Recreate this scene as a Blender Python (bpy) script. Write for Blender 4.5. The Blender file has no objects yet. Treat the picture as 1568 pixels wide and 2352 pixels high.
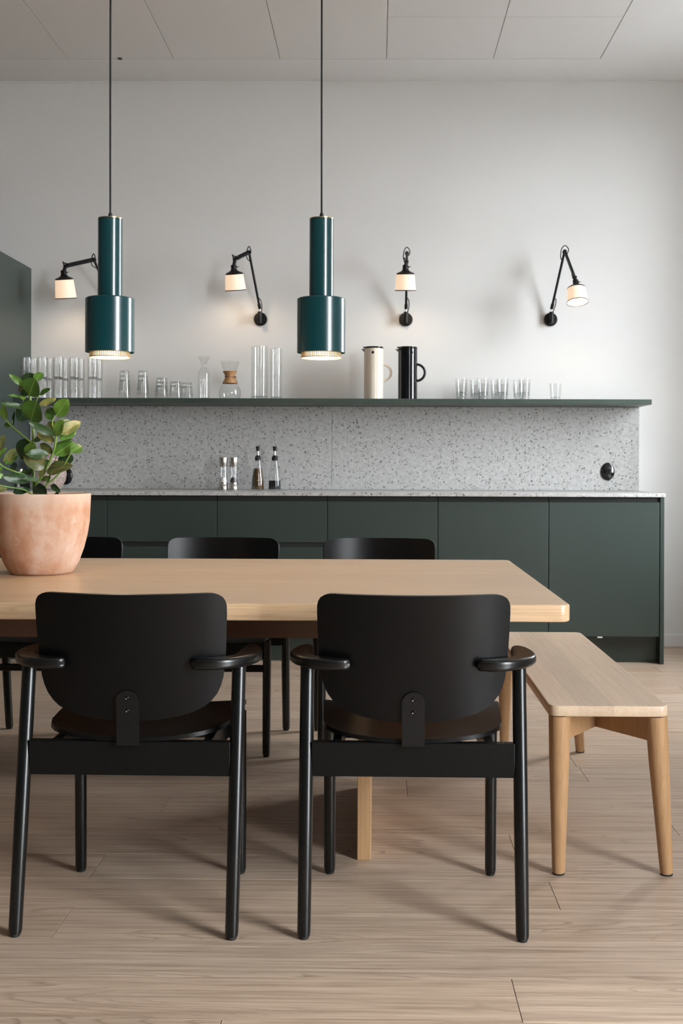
import bpy, bmesh, math, random
from mathutils import Vector, Matrix

random.seed(7)
PI = math.pi
scene = bpy.context.scene
COL = scene.collection

# ------------------------------------------------------------------ camera
cam_data = bpy.data.cameras.new('camera')
cam = bpy.data.objects.new('camera', cam_data)
COL.objects.link(cam)
cam_data.sensor_fit = 'HORIZONTAL'
cam_data.sensor_width = 24.0
cam_data.lens = 2620.0 / 1568.0 * 24.0
cam_data.shift_x = -52.0 / 1568.0
cam_data.shift_y = -111.0 / 1568.0
cam_data.clip_start = 0.05
cam.matrix_world = Matrix.Translation((0, 0, 1.08)) @ Matrix.Rotation(0.011, 4, 'Z') @ \
    Matrix.Rotation(PI / 2, 4, 'X') @ Matrix.Rotation(0.0035, 4, 'Z')
cam_data.dof.use_dof = True
cam_data.dof.focus_distance = 3.0
cam_data.dof.aperture_fstop = 11.0
scene.camera = cam

# ------------------------------------------------------------------ world, exposure
SKY = 42.0
world = bpy.data.worlds.new('overcast_sky')
scene.world = world
world.use_nodes = True
bg = world.node_tree.nodes['Background']
bg.inputs[0].default_value = (0.93, 0.965, 1.0, 1)
bg.inputs[1].default_value = SKY
scene.view_settings.view_transform = 'Standard'
scene.view_settings.look = 'None'
scene.view_settings.gamma = 1.0
scene.view_settings.use_curve_mapping = False
scene.view_settings.exposure = 0.0
scene.cycles.use_denoising = True
scene.cycles.max_bounces = 10
scene.cycles.diffuse_bounces = 6
scene.cycles.transparent_max_bounces = 24
scene.cycles.caustics_reflective = False
scene.cycles.caustics_refractive = False
scene.cycles.sample_clamp_indirect = 6.0

# ------------------------------------------------------------------ room sizes
XL, XR, YF, YB, ZC = -6.5, 2.35, -4.5, 6.80, 3.36
WIN = [(-0.25, 1.25), (5.0, 5.88)]     # window openings along the window wall (y from, y to)
SILL = [0.10, 0.85]     # the first one is a glazed door-height window
WZ1 = 3.10
for (a, b), WZ0 in zip(WIN, SILL):                     # light portals: guide sampling of the sky through each opening
    L = bpy.data.lights.new('window_portal', 'AREA')
    L.shape = 'RECTANGLE'
    L.size = WZ1 - WZ0
    L.size_y = b - a
    L.cycles.is_portal = True
    lo = bpy.data.objects.new('window_portal', L)
    COL.objects.link(lo)
    lo.location = (XR + 0.30, (a + b) / 2, (WZ0 + WZ1) / 2)
    lo.rotation_euler = (0, PI / 2, 0)

# ------------------------------------------------------------------ materials
MATS = {}


def new_mat(name):
    m = bpy.data.materials.new(name)
    m.use_nodes = True
    MATS[name] = m
    nt = m.node_tree
    return m, nt, nt.nodes['Principled BSDF']


def N(nt, kind, **kw):
    n = nt.nodes.new(kind)
    for k, v in kw.items():
        setattr(n, k, v)
    return n


def ramp(nt, stops, interp='LINEAR'):
    r = nt.nodes.new('ShaderNodeValToRGB')
    r.color_ramp.interpolation = interp
    e = r.color_ramp.elements
    while len(e) < len(stops):
        e.new(0.5)
    for i, (p, c) in enumerate(stops):
        e[i].position = p
        e[i].color = (c[0], c[1], c[2], 1) if not isinstance(c, (int, float)) else (c, c, c, 1)
    return r


def mathn(nt, op, a, b=None, c=None):
    n = nt.nodes.new('ShaderNodeMath')
    n.operation = op
    for i, v in enumerate((a, b, c)):
        if v is None:
            continue
        if isinstance(v, (int, float)):
            n.inputs[i].default_value = v
        else:
            nt.links.new(v, n.inputs[i])
    return n.outputs[0]


def mixc(nt, fac, a, b, mode='MIX'):
    n = nt.nodes.new('ShaderNodeMix')
    n.data_type = 'RGBA'
    n.blend_type = mode
    for sock, v in ((n.inputs[0], fac), (n.inputs[6], a), (n.inputs[7], b)):
        if isinstance(v, (int, float)):
            sock.default_value = v
        elif isinstance(v, tuple):
            sock.default_value = (v[0], v[1], v[2], 1)
        else:
            nt.links.new(v, sock)
    return n.outputs[2]


def plain(name, col, rough=0.5, metal=0.0, spec=0.5, coat=0.0, var=0.0, scale=30.0, bump=0.0):
    m, nt, b = new_mat(name)
    b.inputs['Roughness'].default_value = rough
    b.inputs['Metallic'].default_value = metal
    b.inputs['Specular IOR Level'].default_value = spec
    b.inputs['Coat Weight'].default_value = coat
    b.inputs['Coat Roughness'].default_value = 0.15
    tc = N(nt, 'ShaderNodeTexCoord')
    no = N(nt, 'ShaderNodeTexNoise')
    no.inputs['Scale'].default_value = scale
    no.inputs['Detail'].default_value = 4
    nt.links.new(tc.outputs['Object'], no.inputs['Vector'])
    lo = tuple(c * (1 - var) for c in col)
    hi = tuple(min(1, c * (1 + var)) for c in col)
    r = ramp(nt, [(0.3, lo), (0.7, hi)])
    nt.links.new(no.outputs[0], r.inputs[0])
    nt.links.new(r.outputs[0], b.inputs['Base Color'])
    if bump:
        bu = N(nt, 'ShaderNodeBump')
        bu.inputs['Strength'].default_value = bump
        bu.inputs['Distance'].default_value = 0.002
        nt.links.new(no.outputs[0], bu.inputs['Height'])
        nt.links.new(bu.outputs[0], b.inputs['Normal'])
    return m


def wood(name, light, dark, axis='X', rough=0.45, rings=1.0, vary=0.12, freq=1.0, coat=0.0, warm=None, knots=False, streak=0.22):
    """oak: long fine pores, cathedral rings and a tone of its own for every board"""
    m, nt, b = new_mat(name)
    tc = N(nt, 'ShaderNodeTexCoord')
    oi = N(nt, 'ShaderNodeObjectInfo')
    off = N(nt, 'ShaderNodeCombineXYZ')
    nt.links.new(mathn(nt, 'MULTIPLY', oi.outputs['Random'], 37.0), off.inputs[0])
    nt.links.new(mathn(nt, 'MULTIPLY', oi.outputs['Random'], 91.0), off.inputs[1])
    nt.links.new(mathn(nt, 'MULTIPLY', oi.outputs['Random'], 13.0), off.inputs[2])
    add = N(nt, 'ShaderNodeVectorMath', operation='ADD')
    nt.links.new(tc.outputs['Object'], add.inputs[0])
    nt.links.new(off.outputs[0], add.inputs[1])

    def mapped(along, across):
        mp = N(nt, 'ShaderNodeMapping')
        s = [across] * 3
        s['XYZ'.index(axis)] = along
        mp.inputs['Scale'].default_value = s
        nt.links.new(add.outputs[0], mp.inputs['Vector'])
        return mp.outputs[0]

    fine = N(nt, 'ShaderNodeTexNoise')
    fine.inputs['Scale'].default_value = 1.0
    fine.inputs['Detail'].default_value = 5
    fine.inputs['Roughness'].default_value = 0.65
    nt.links.new(mapped(5.0 * freq, 210.0 * freq), fine.inputs['Vector'])
    broad = N(nt, 'ShaderNodeTexNoise')
    broad.inputs['Scale'].default_value = 1.0
    broad.inputs['Detail'].default_value = 3
    nt.links.new(mapped(1.1 * freq, 9.0 * freq), broad.inputs['Vector'])
    # rings: contour lines of a stretched noise field
    field = N(nt, 'ShaderNodeTexNoise')
    field.inputs['Scale'].default_value = 1.0
    field.inputs['Detail'].default_value = 1.5
    field.inputs['Roughness'].default_value = 0.4
    nt.links.new(mapped(0.9 * freq, 6.5 * freq), field.inputs['Vector'])
    saw = mathn(nt, 'FRACT', mathn(nt, 'ADD', mathn(nt, 'MULTIPLY', field.outputs[0], 26.0),
                                   mathn(nt, 'MULTIPLY', fine.outputs[0], 0.5)))
    ringr = ramp(nt, [(0.0, 1.0), (0.18, 0.35), (0.6, 0.0), (0.93, 0.1), (1.0, 1.0)])
    nt.links.new(saw, ringr.inputs[0])
    patch = ramp(nt, [(0.40, 0.0), (0.62, 1.0)])
    nt.links.new(broad.outputs[0], patch.inputs[0])
    ringf = mathn(nt, 'MULTIPLY', mathn(nt, 'MULTIPLY', ringr.outputs[0], patch.outputs[0]), 0.85 * rings)
    finer = ramp(nt, [(0.38, 1.0), (0.58, 0.0)])
    nt.links.new(fine.outputs[0], finer.inputs[0])
    mid = N(nt, 'ShaderNodeTexNoise')
    mid.inputs['Scale'].default_value = 1.0
    mid.inputs['Detail'].default_value = 4
    mid.inputs['Roughness'].default_value = 0.6
    nt.links.new(mapped(1.5 * freq, 78.0 * freq), mid.inputs['Vector'])
    midr = ramp(nt, [(0.40, 1.0), (0.60, 0.0)])
    nt.links.new(mid.outputs[0], midr.inputs[0])
    finef = mathn(nt, 'ADD', mathn(nt, 'MULTIPLY', finer.outputs[0], 0.36), mathn(nt, 'MULTIPLY', midr.outputs[0], streak))
    f = mathn(nt, 'MAXIMUM', ringf, finef)
    base = mixc(nt, mathn(nt, 'MULTIPLY', broad.outputs[0], 0.5), light, tuple(0.72 * a + 0.28 * c for a, c in zip(light, dark)))
    col = mixc(nt, f, base, dark)
    tone = mathn(nt, 'ADD', mathn(nt, 'MULTIPLY', oi.outputs['Random'], 2 * vary), 1 - vary)
    tn = N(nt, 'ShaderNodeCombineColor')
    for i in range(3):
        nt.links.new(tone, tn.inputs[i])
    col = mixc(nt, 1.0, col, tn.outputs[0], 'MULTIPLY')
    if warm:
        wf = mathn(nt, 'MULTIPLY', mathn(nt, 'FRACT', mathn(nt, 'MULTIPLY', oi.outputs['Random'], 7.31)), 0.6)
        col = mixc(nt, wf, col, mixc(nt, 1.0, col, warm, 'MULTIPLY'))
    if knots:
        vo = N(nt, 'ShaderNodeTexVoronoi')
        vo.inputs['Scale'].default_value = 1.0
        nt.links.new(mapped(1.1, 3.2), vo.inputs['Vector'])
        kr = ramp(nt, [(0.02, 0.75), (0.075, 0.0)])
        nt.links.new(vo.outputs['Distance'], kr.inputs[0])
        col = mixc(nt, mathn(nt, 'MULTIPLY', kr.outputs[0], finer.outputs[0]), col, tuple(c * 0.35 for c in dark))
    nt.links.new(col, b.inputs['Base Color'])
    b.inputs['Roughness'].default_value = rough
    b.inputs['Coat Weight'].default_value = coat
    b.inputs['Coat Roughness'].default_value = 0.3
    bu = N(nt, 'ShaderNodeBump')
    bu.inputs['Strength'].default_value = 0.12
    bu.inputs['Distance'].default_value = 0.0006
    bu.invert = True
    nt.links.new(f, bu.inputs['Height'])
    nt.links.new(bu.outputs[0], b.inputs['Normal'])
    return m


def terrazzo(name):
    m, nt, b = new_mat(name)
    tc = N(nt, 'ShaderNodeTexCoord')
    geo = N(nt, 'ShaderNodeNewGeometry')
    no = N(nt, 'ShaderNodeTexNoise')
    no.inputs['Scale'].default_value = 105
    no.inputs['Detail'].default_value = 2
    nt.links.new(tc.outputs['Object'], no.inputs['Vector'])
    v = N(nt, 'ShaderNodeVectorMath', operation='MULTIPLY_ADD')
    nt.links.new(no.outputs[1], v.inputs[0])
    v.inputs[1].default_value = (0.020, 0.020, 0.020)
    nt.links.new(tc.outputs['Object'], v.inputs[2])
    col = None
    cloud = N(nt, 'ShaderNodeTexNoise')
    cloud.inputs['Scale'].default_value = 45
    cloud.inputs['Detail'].default_value = 3
    nt.links.new(tc.outputs['Object'], cloud.inputs['Vector'])
    r0 = ramp(nt, [(0.35, (0.45, 0.446, 0.44)), (0.65, (0.55, 0.546, 0.54))])
    nt.links.new(cloud.outputs[0], r0.inputs[0])
    col = r0.outputs[0]
    for sc, keep, size, dk in ((56, 0.68, 0.42, (0.08, 0.08, 0.075)), (92, 0.45, 0.46, (0.17, 0.167, 0.158)),
                               (150, 0.40, 0.40, (0.27, 0.265, 0.25))):
        vo = N(nt, 'ShaderNodeTexVoronoi')
        vo.inputs['Scale'].default_value = sc
        nt.links.new(v.outputs[0], vo.inputs['Vector'])
        sep = N(nt, 'ShaderNodeSeparateColor')
        nt.links.new(vo.outputs['Color'], sep.inputs[0])
        on = mathn(nt, 'GREATER_THAN', sep.outputs[0], keep)
        thr = mathn(nt, 'MULTIPLY', sep.outputs[1], size)
        hit = mathn(nt, 'MULTIPLY', on, mathn(nt, 'LESS_THAN', vo.outputs['Distance'], thr))
        col = mixc(nt, hit, col, dk)
    nt.links.new(col, b.inputs['Base Color'])
    b.inputs['Roughness'].default_value = 0.38
    return m


def thin_glass(name, tint=(0.97, 0.985, 0.98), refl=1.0, rough=0.02):
    m = bpy.data.materials.new(name)
    m.use_nodes = True
    MATS[name] = m
    nt = m.node_tree
    nt.nodes.remove(nt.nodes['Principled BSDF'])
    out = nt.nodes['Material Output']
    tr = N(nt, 'ShaderNodeBsdfTransparent')
    tr.inputs[0].default_value = (*tint, 1)
    gl = N(nt, 'ShaderNodeBsdfGlossy')
    gl.inputs['Roughness'].default_value = rough
    ge = N(nt, 'ShaderNodeNewGeometry')
    dt = N(nt, 'ShaderNodeVectorMath', operation='DOT_PRODUCT')
    nt.links.new(ge.outputs['Normal'], dt.inputs[0])
    nt.links.new(ge.outputs['Incoming'], dt.inputs[1])
    ca = mathn(nt, 'ABSOLUTE', dt.outputs['Value'])
    fres = mathn(nt, 'ADD', mathn(nt, 'MULTIPLY', mathn(nt, 'POWER', mathn(nt, 'SUBTRACT', 1.0, ca), 5.0), 0.96), 0.04)
    mx = N(nt, 'ShaderNodeMixShader')
    nt.links.new(mathn(nt, 'MINIMUM', mathn(nt, 'MULTIPLY', fres, refl), 1.0), mx.inputs[0])
    nt.links.new(tr.outputs[0], mx.inputs[1])
    nt.links.new(gl.outputs[0], mx.inputs[2])
    nt.links.new(mx.outputs[0], out.inputs[0])
    return m


def glow(name, col, strength):
    m, nt, b = new_mat(name)
    b.inputs['Base Color'].default_value = (0.5, 0.46, 0.42, 1)
    b.inputs['Roughness'].default_value = 0.7
    b.inputs['Emission Color'].default_value = (*col, 1)
    b.inputs['Emission Strength'].default_value = strength
    return m


WALL = plain('wall_paint', (0.80, 0.80, 0.795), 0.85, var=0.012, scale=3, bump=0.02)
WALLGREY = plain('grey_wall_paint', (0.16, 0.165, 0.16), 0.85, var=0.012, scale=3)
CEIL = plain('ceiling_paint', (0.80, 0.795, 0.79), 0.9, var=0.01, scale=3)
TILE = plain('acoustic_tile', (0.78, 0.765, 0.755), 0.95, var=0.03, scale=260, bump=0.15)
GAP = plain('dark_gap', (0.10, 0.10, 0.10), 0.9)
TRIM = plain('white_trim', (0.80, 0.80, 0.79), 0.5)
FLOOR = wood('floor_oak', (0.565, 0.45, 0.355), (0.205, 0.138, 0.094), 'X', 0.40, rings=1.0, vary=0.05, warm=(1.0, 0.90, 0.80), knots=True, streak=0.36)
TABLE = wood('table_oak', (0.66, 0.455, 0.28), (0.36, 0.215, 0.11), 'X', 0.33, rings=0.55, vary=0.06, freq=1.0)
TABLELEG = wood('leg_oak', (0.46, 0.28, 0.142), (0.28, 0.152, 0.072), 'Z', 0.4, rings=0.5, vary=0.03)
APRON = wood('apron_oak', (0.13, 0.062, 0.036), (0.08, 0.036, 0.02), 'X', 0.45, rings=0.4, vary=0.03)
BENCHTOP = wood('bench_oak', (0.62, 0.475, 0.345), (0.44, 0.30, 0.19), 'Y', 0.4, rings=0.35, vary=0.16)
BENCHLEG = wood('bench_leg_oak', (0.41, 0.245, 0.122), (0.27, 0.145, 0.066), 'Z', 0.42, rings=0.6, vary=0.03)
GREEN = plain('green_laminate', (0.033, 0.049, 0.043), 0.37, var=0.03, scale=200, bump=0.03, spec=0.5)
GREENDARK = plain('green_channel', (0.008, 0.012, 0.011), 0.6)
SHELFGREEN = plain('shelf_green_lacquer', (0.042, 0.060, 0.050), 0.4, var=0.03)
TERR = terrazzo('speckled_stone')
BLACKWOOD = plain('black_stained_wood', (0.0034, 0.0037, 0.0040), 0.33, var=0.12, scale=60, spec=0.22)
BLACKLEG = plain('black_lacquered_leg', (0.0032, 0.0035, 0.0038), 0.28, var=0.12, scale=60, spec=0.45)
BLACKSHEET = plain('black_stained_plywood', (0.0032, 0.0034, 0.0038), 0.30, var=0.12, scale=60, spec=0.20)
BLACKMETAL = plain('black_powder_coat', (0.0045, 0.0045, 0.005), 0.42, spec=0.3)
BLACKGLOSS = plain('black_gloss_plastic', (0.006, 0.007, 0.008), 0.08)
BLACKRUBBER = plain('black_rubber', (0.010, 0.010, 0.010), 0.7)
STEEL = plain('brushed_steel', (0.62, 0.59, 0.55), 0.22, metal=1.0, var=0.05, scale=80)
SCREW = plain('dark_screw', (0.06, 0.055, 0.05), 0.35, metal=1.0)
BRASS = plain('brass', (0.75, 0.56, 0.28), 0.25, metal=1.0)
TEAL = plain('teal_enamel', (0.003, 0.044, 0.052), 0.25, coat=0.3, spec=0.6)
CABLE = plain('black_cable', (0.008, 0.008, 0.009), 0.6)
CREAM = plain('cream_gloss_plastic', (0.78, 0.70, 0.60), 0.12, spec=0.5)
CORK = wood('collar_wood', (0.55, 0.30, 0.14), (0.40, 0.20, 0.09), 'X', 0.5, rings=0.5)
LEATHER = plain('leather_cord', (0.30, 0.16, 0.08), 0.6)
GLASS = thin_glass('clear_glass', (0.982, 0.986, 0.985), 1.25)
GLASSBASE = thin_glass('thick_clear_glass', (0.91, 0.92, 0.925), 1.5)
PANE = thin_glass('window_glass', (0.97, 0.98, 0.98), 0.6)
OIL = plain('olive_oil', (0.085, 0.045, 0.008), 0.1, spec=0.6)
VINEGAR = plain('dark_vinegar', (0.006, 0.006, 0.008), 0.1, spec=0.6)
SALT = plain('white_salt', (0.85, 0.84, 0.82), 0.9, var=0.05, scale=600)
PEPPER = plain('peppercorns', (0.03, 0.025, 0.022), 0.9, var=0.5, scale=500)
SOIL = plain('potting_soil', (0.030, 0.021, 0.015), 0.95, var=0.5, scale=160, bump=1.0)
SPECK = plain('speckled_stoneware', (0.42, 0.33, 0.29), 0.4, var=0.45, scale=110)
PORCELAIN = plain('white_porcelain', (0.78, 0.76, 0.74), 0.25)
SHADE = glow('lit_lamp_shade', (1.0, 0.72, 0.48), 0.80)
DIFF = glow('lit_diffuser', (1.0, 0.82, 0.56), 1.7)
STEM = plain('green_stem', (0.16, 0.26, 0.05), 0.45, var=0.2, scale=40)
BARK = plain('brown_stem', (0.14, 0.12, 0.05), 0.6, var=0.3, scale=40)


def terracotta():
    m, nt, b = new_mat('terracotta')
    tc = N(nt, 'ShaderNodeTexCoord')
    n1 = N(nt, 'ShaderNodeTexNoise')
    n1.inputs['Scale'].default_value = 11
    n1.inputs['Detail'].default_value = 6
    n1.inputs['Roughness'].default_value = 0.6
    n2 = N(nt, 'ShaderNodeTexNoise')
    n2.inputs['Scale'].default_value = 34
    n2.inputs['Detail'].default_value = 5
    mp = N(nt, 'ShaderNodeMapping')
    mp.inputs['Scale'].default_value = (1, 1, 0.55)
    nt.links.new(tc.outputs['Object'], mp.inputs[0])
    nt.links.new(mp.outputs[0], n1.inputs['Vector'])
    nt.links.new(tc.outputs['Object'], n2.inputs['Vector'])
    r1 = ramp(nt, [(0.34, (0.42, 0.19, 0.10)), (0.50, (0.53, 0.30, 0.195)), (0.66, (0.62, 0.44, 0.345))])
    nt.links.new(n1.outputs[0], r1.inputs[0])
    r2 = ramp(nt, [(0.55, 0.0), (0.75, 0.55)])
    nt.links.new(n2.outputs[0], r2.inputs[0])
    sx = N(nt, 'ShaderNodeSeparateXYZ')
    nt.links.new(tc.outputs['Object'], sx.inputs[0])
    rim = ramp(nt, [(0.205, 0.0), (0.24, 0.55)])
    nt.links.new(mathn(nt, 'ADD', sx.outputs[2], mathn(nt, 'MULTIPLY', n2.outputs[0], 0.012)), rim.inputs[0])
    c = mixc(nt, mathn(nt, 'MAXIMUM', r2.outputs[0], rim.outputs[0]), r1.outputs[0], (0.66, 0.50, 0.40))
    nt.links.new(c, b.inputs['Base Color'])
    b.inputs['Roughness'].default_value = 0.85
    bu = N(nt, 'ShaderNodeBump')
    bu.inputs['Strength'].default_value = 0.25
    bu.inputs['Distance'].default_value = 0.002
    nt.links.new(n2.outputs[0], bu.inputs['Height'])
    nt.links.new(bu.outputs[0], b.inputs['Normal'])
    return m


def leaf_mat(name, col, rib, edge=None):
    m, nt, b = new_mat(name)
    tc = N(nt, 'ShaderNodeTexCoord')
    sx = N(nt, 'ShaderNodeSeparateXYZ')
    nt.links.new(tc.outputs['Object'], sx.inputs[0])
    no = N(nt, 'ShaderNodeTexNoise')
    no.inputs['Scale'].default_value = 3.0
    nt.links.new(tc.outputs['Object'], no.inputs['Vector'])
    c = mixc(nt, mathn(nt, 'MULTIPLY', no.outputs[0], 0.8), col, tuple(x * 0.6 for x in col))
    if edge:
        er = ramp(nt, [(0.50, 0.0), (0.66, 1.0)])
        nt.links.new(no.outputs[0], er.inputs[0])
        c = mixc(nt, er.outputs[0], c, edge)
    rr = ramp(nt, [(0.012, 1.0), (0.03, 0.0)])
    nt.links.new(mathn(nt, 'ABSOLUTE', sx.outputs[0]), rr.inputs[0])
    c = mixc(nt, mathn(nt, 'MULTIPLY', rr.outputs[0], 0.7), c, rib)
    nt.links.new(c, b.inputs['Base Color'])
    b.inputs['Roughness'].default_value = 0.36
    b.inputs['Specular IOR Level'].default_value = 0.38
    b.inputs['Subsurface Weight'].default_value = 0.0
    return m


TERRACOTTA = terracotta()
LEAF = {
    'g': leaf_mat('leaf_green', (0.070, 0.165, 0.022), (0.20, 0.34, 0.08)),
    'b': leaf_mat('leaf_bright_green', (0.16, 0.31, 0.045), (0.30, 0.46, 0.14)),
    'd': leaf_mat('leaf_dark_green', (0.022, 0.055, 0.018), (0.06, 0.11, 0.04)),
    't': leaf_mat('leaf_tan_backed', (0.10, 0.13, 0.035), (0.22, 0.22, 0.09), (0.27, 0.175, 0.06)),
    's': leaf_mat('leaf_grey_green', (0.036, 0.080, 0.024), (0.11, 0.18, 0.07)),
}

# ------------------------------------------------------------------ mesh helpers


def finish(me, angle=38):
    me.shade_smooth()
    me.set_sharp_from_angle(angle=math.radians(angle))
    return me


def from_data(name, verts, faces, angle=38, flat=()):
    me = bpy.data.meshes.new(name)
    me.from_pydata([tuple(v) for v in verts], [], faces)
    me.validate()
    bm = bmesh.new()
    bm.from_mesh(me)
    bmesh.ops.recalc_face_normals(bm, faces=bm.faces)
    bm.to_mesh(me)
    bm.free()
    finish(me, angle)
    for i in flat:
        if i < len(me.polygons):
            me.polygons[i].use_smooth = False
    return me


class MB:
    """collects boxes, tubes and lathes into one mesh"""

    def __init__(self):
        self.v = []
        self.f = []
        self.flat = []

    def add(self, vs, fs):
        o = len(self.v)
        self.v += [Vector(v) for v in vs]
        self.f += [tuple(i + o for i in f) for f in fs]
        return self

    def box(self, x0, x1, y0, y1, z0, z1, bev=0.0):
        bm = bmesh.new()
        bmesh.ops.create_cube(bm, size=1.0)
        for v in bm.verts:
            v.co = Vector((x0 + (v.co.x + .5) * (x1 - x0), y0 + (v.co.y + .5) * (y1 - y0), z0 + (v.co.z + .5) * (z1 - z0)))
        if bev:
            bmesh.ops.bevel(bm, geom=list(bm.edges), offset=bev, segments=2, profile=0.5, affect='EDGES')
        bm.verts.index_update()
        self.flat += range(len(self.f), len(self.f) + len(bm.faces))
        self.add([v.co.copy() for v in bm.verts], [tuple(v.index for v in f.verts) for f in bm.faces])
        bm.free()
        return self

    def beam(self, p0, p1, wid, hei, up=(0, 0, 1), bev=0.002):
        p0, p1, up = Vector(p0), Vector(p1), Vector(up)
        d = (p1 - p0)
        L = d.length
        d.normalize()
        s = d.cross(up).normalized()
        u = s.cross(d)
        b = MB().box(0, L, -wid / 2, wid / 2, -hei / 2, hei / 2, bev)
        self.flat += range(len(self.f), len(self.f) + len(b.f))
        self.add([p0 + d * v.x + s * v.y + u * v.z for v in b.v], b.f)
        return self

    def lathe(self, prof, seg=32, at=(0, 0, 0), axis=None, closed=False):
        """prof: list of (r, z); axis: direction of the local z axis"""
        vs, fs = [], []
        M = Matrix.Identity(3)
        if axis is not None:
            M = Vector(axis).normalized().to_track_quat('Z', 'Y').to_matrix()
        n = len(prof)
        for (r, z) in prof:
            r = max(r, 1e-5)
            for k in range(seg):
                a = 2 * PI * k / seg
                vs.append(M @ Vector((r * math.cos(a), r * math.sin(a), z)) + Vector(at))
        for i in range(n if closed else n - 1):
            j = (i + 1) % n
            for k in range(seg):
                k2 = (k + 1) % seg
                fs.append((i * seg + k, i * seg + k2, j * seg + k2, j * seg + k))
        self.add(vs, fs)
        return self

    def tube(self, pts, rad, seg=12, cap=True, smooth=0):
        pts = [Vector(p) for p in pts]
        rads = rad if isinstance(rad, (list, tuple)) else [rad] * len(pts)
        if smooth:
            pts, rads = spline(pts, rads, smooth)
        vs, fs = [], []
        ref = None
        for i, p in enumerate(pts):
            a = pts[max(i - 1, 0)]
            b = pts[min(i + 1, len(pts) - 1)]
            t = (b - a).normalized()
            if ref is None:
                ref = Vector((0, 0, 1)) if abs(t.z) < 0.9 else Vector((1, 0, 0))
            s = t.cross(ref)
            if s.length < 1e-4:
                s = t.cross(Vector((0, 1, 0)))
            s.normalize()
            u = s.cross(t).normalized()
            ref = u
            for k in range(seg):
                an = 2 * PI * k / seg
                vs.append(p + s * (rads[i] * math.cos(an)) + u * (rads[i] * math.sin(an)))
        for i in range(len(pts) - 1):
            for k in range(seg):
                k2 = (k + 1) % seg
                fs.append((i * seg + k, i * seg + k2, (i + 1) * seg + k2, (i + 1) * seg + k))
        if cap:
            fs.append(tuple(range(seg)))
            fs.append(tuple(range((len(pts) - 1) * seg, len(pts) * seg)))
        self.add(vs, fs)
        return self

    def prism(self, outline, z0, z1):
        n = len(outline)
        vs = [(x, y, z0) for x, y in outline] + [(x, y, z1) for x, y in outline]
        fs = [tuple(range(n)), tuple(range(n, 2 * n))] + [(i, (i + 1) % n, n + (i + 1) % n, n + i) for i in range(n)]
        self.add(vs, fs)
        return self

    def mesh(self, name, angle=38):
        return from_data(name, self.v, self.f, angle, self.flat)

    def build(self, name, mat, parent=None, loc=None, angle=38):
        return obj(name, self.mesh(name, angle), mat, parent, loc)


def spline(pts, rads, k):
    P, Rr = [], []
    n = len(pts)
    for i in range(n - 1):
        p0, p1, p2, p3 = pts[max(i - 1, 0)], pts[i], pts[i + 1], pts[min(i + 2, n - 1)]
        for j in range(k):
            t = j / k
            P.append(0.5 * ((2 * p1) + (p2 - p0) * t + (2 * p0 - 5 * p1 + 4 * p2 - p3) * t * t + (3 * p1 - p0 - 3 * p2 + p3) * t ** 3))
            Rr.append(rads[i] * (1 - t) + rads[i + 1] * t)
    P.append(pts[-1])
    Rr.append(rads[-1])
    return P, Rr


def obj(name, me, mat, parent=None, loc=None):
    o = bpy.data.objects.new(name, me)
    COL.objects.link(o)
    if mat is not None and not me.materials:
        me.materials.append(mat)
    if parent is not None:
        o.parent = parent
    if loc is not None:
        o.location = loc
    return o


def tag(o, label, cat, group=None, kind=None):
    o['label'] = label
    o['category'] = cat
    if group:
        o['group'] = group
    if kind:
        o['kind'] = kind
    return o


def thing(name, label, cat, loc=(0, 0, 0), rotz=0.0, group=None, kind=None):
    o = bpy.data.objects.new(name, None)
    o.empty_display_size = 0.05
    COL.objects.link(o)
    o.location = loc
    o.rotation_euler = (0, 0, rotz)
    return tag(o, label, cat, group, kind)


def copy_tree(o, parent=None):
    c = o.copy()
    COL.objects.link(c)
    c.parent = parent
    for ch in list(o.children):
        copy_tree(ch, c)
    return c


def solid(o, thick, bev=0.0, offset=0.0, seg=2):
    m = o.modifiers.new('thickness', 'SOLIDIFY')
    m.thickness = thick
    m.offset = offset
    if bev:
        bevel(o, bev, seg)
    return o


def bevel(o, w, seg=2, ang=50):
    b = o.modifiers.new('edge', 'BEVEL')
    b.width = w
    b.segments = seg
    b.limit_method = 'ANGLE'
    b.angle_limit = math.radians(ang)
    b.harden_normals = True
    return o


def struct(name, mb, mat, label, cat):
    return tag(mb.build(name, mat), label, cat, kind='structure')


def rounded_rect(x0, x1, y0, y1, r, n=6):
    pts = []
    for cx, cy, a0 in ((x1 - r, y1 - r, 0), (x0 + r, y1 - r, 90), (x0 + r, y0 + r, 180), (x1 - r, y0 + r, 270)):
        for k in range(n + 1):
            a = math.radians(a0 + 90 * k / n)
            pts.append((cx + r * math.cos(a), cy + r * math.sin(a)))
    return pts


def clip(poly, ax, lim, keep_above):
    out = []
    n = len(poly)
    for i in range(n):
        a, b = poly[i], poly[(i + 1) % n]
        ia = (a[ax] >= lim) == keep_above or a[ax] == lim
        ib = (b[ax] >= lim) == keep_above or b[ax] == lim
        if ia:
            out.append(a)
        if ia != ib:
            t = (lim - a[ax]) / (b[ax] - a[ax])
            q = [a[0] + t * (b[0] - a[0]), a[1] + t * (b[1] - a[1])]
            q[ax] = lim
            out.append(tuple(q))
    return out


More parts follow.
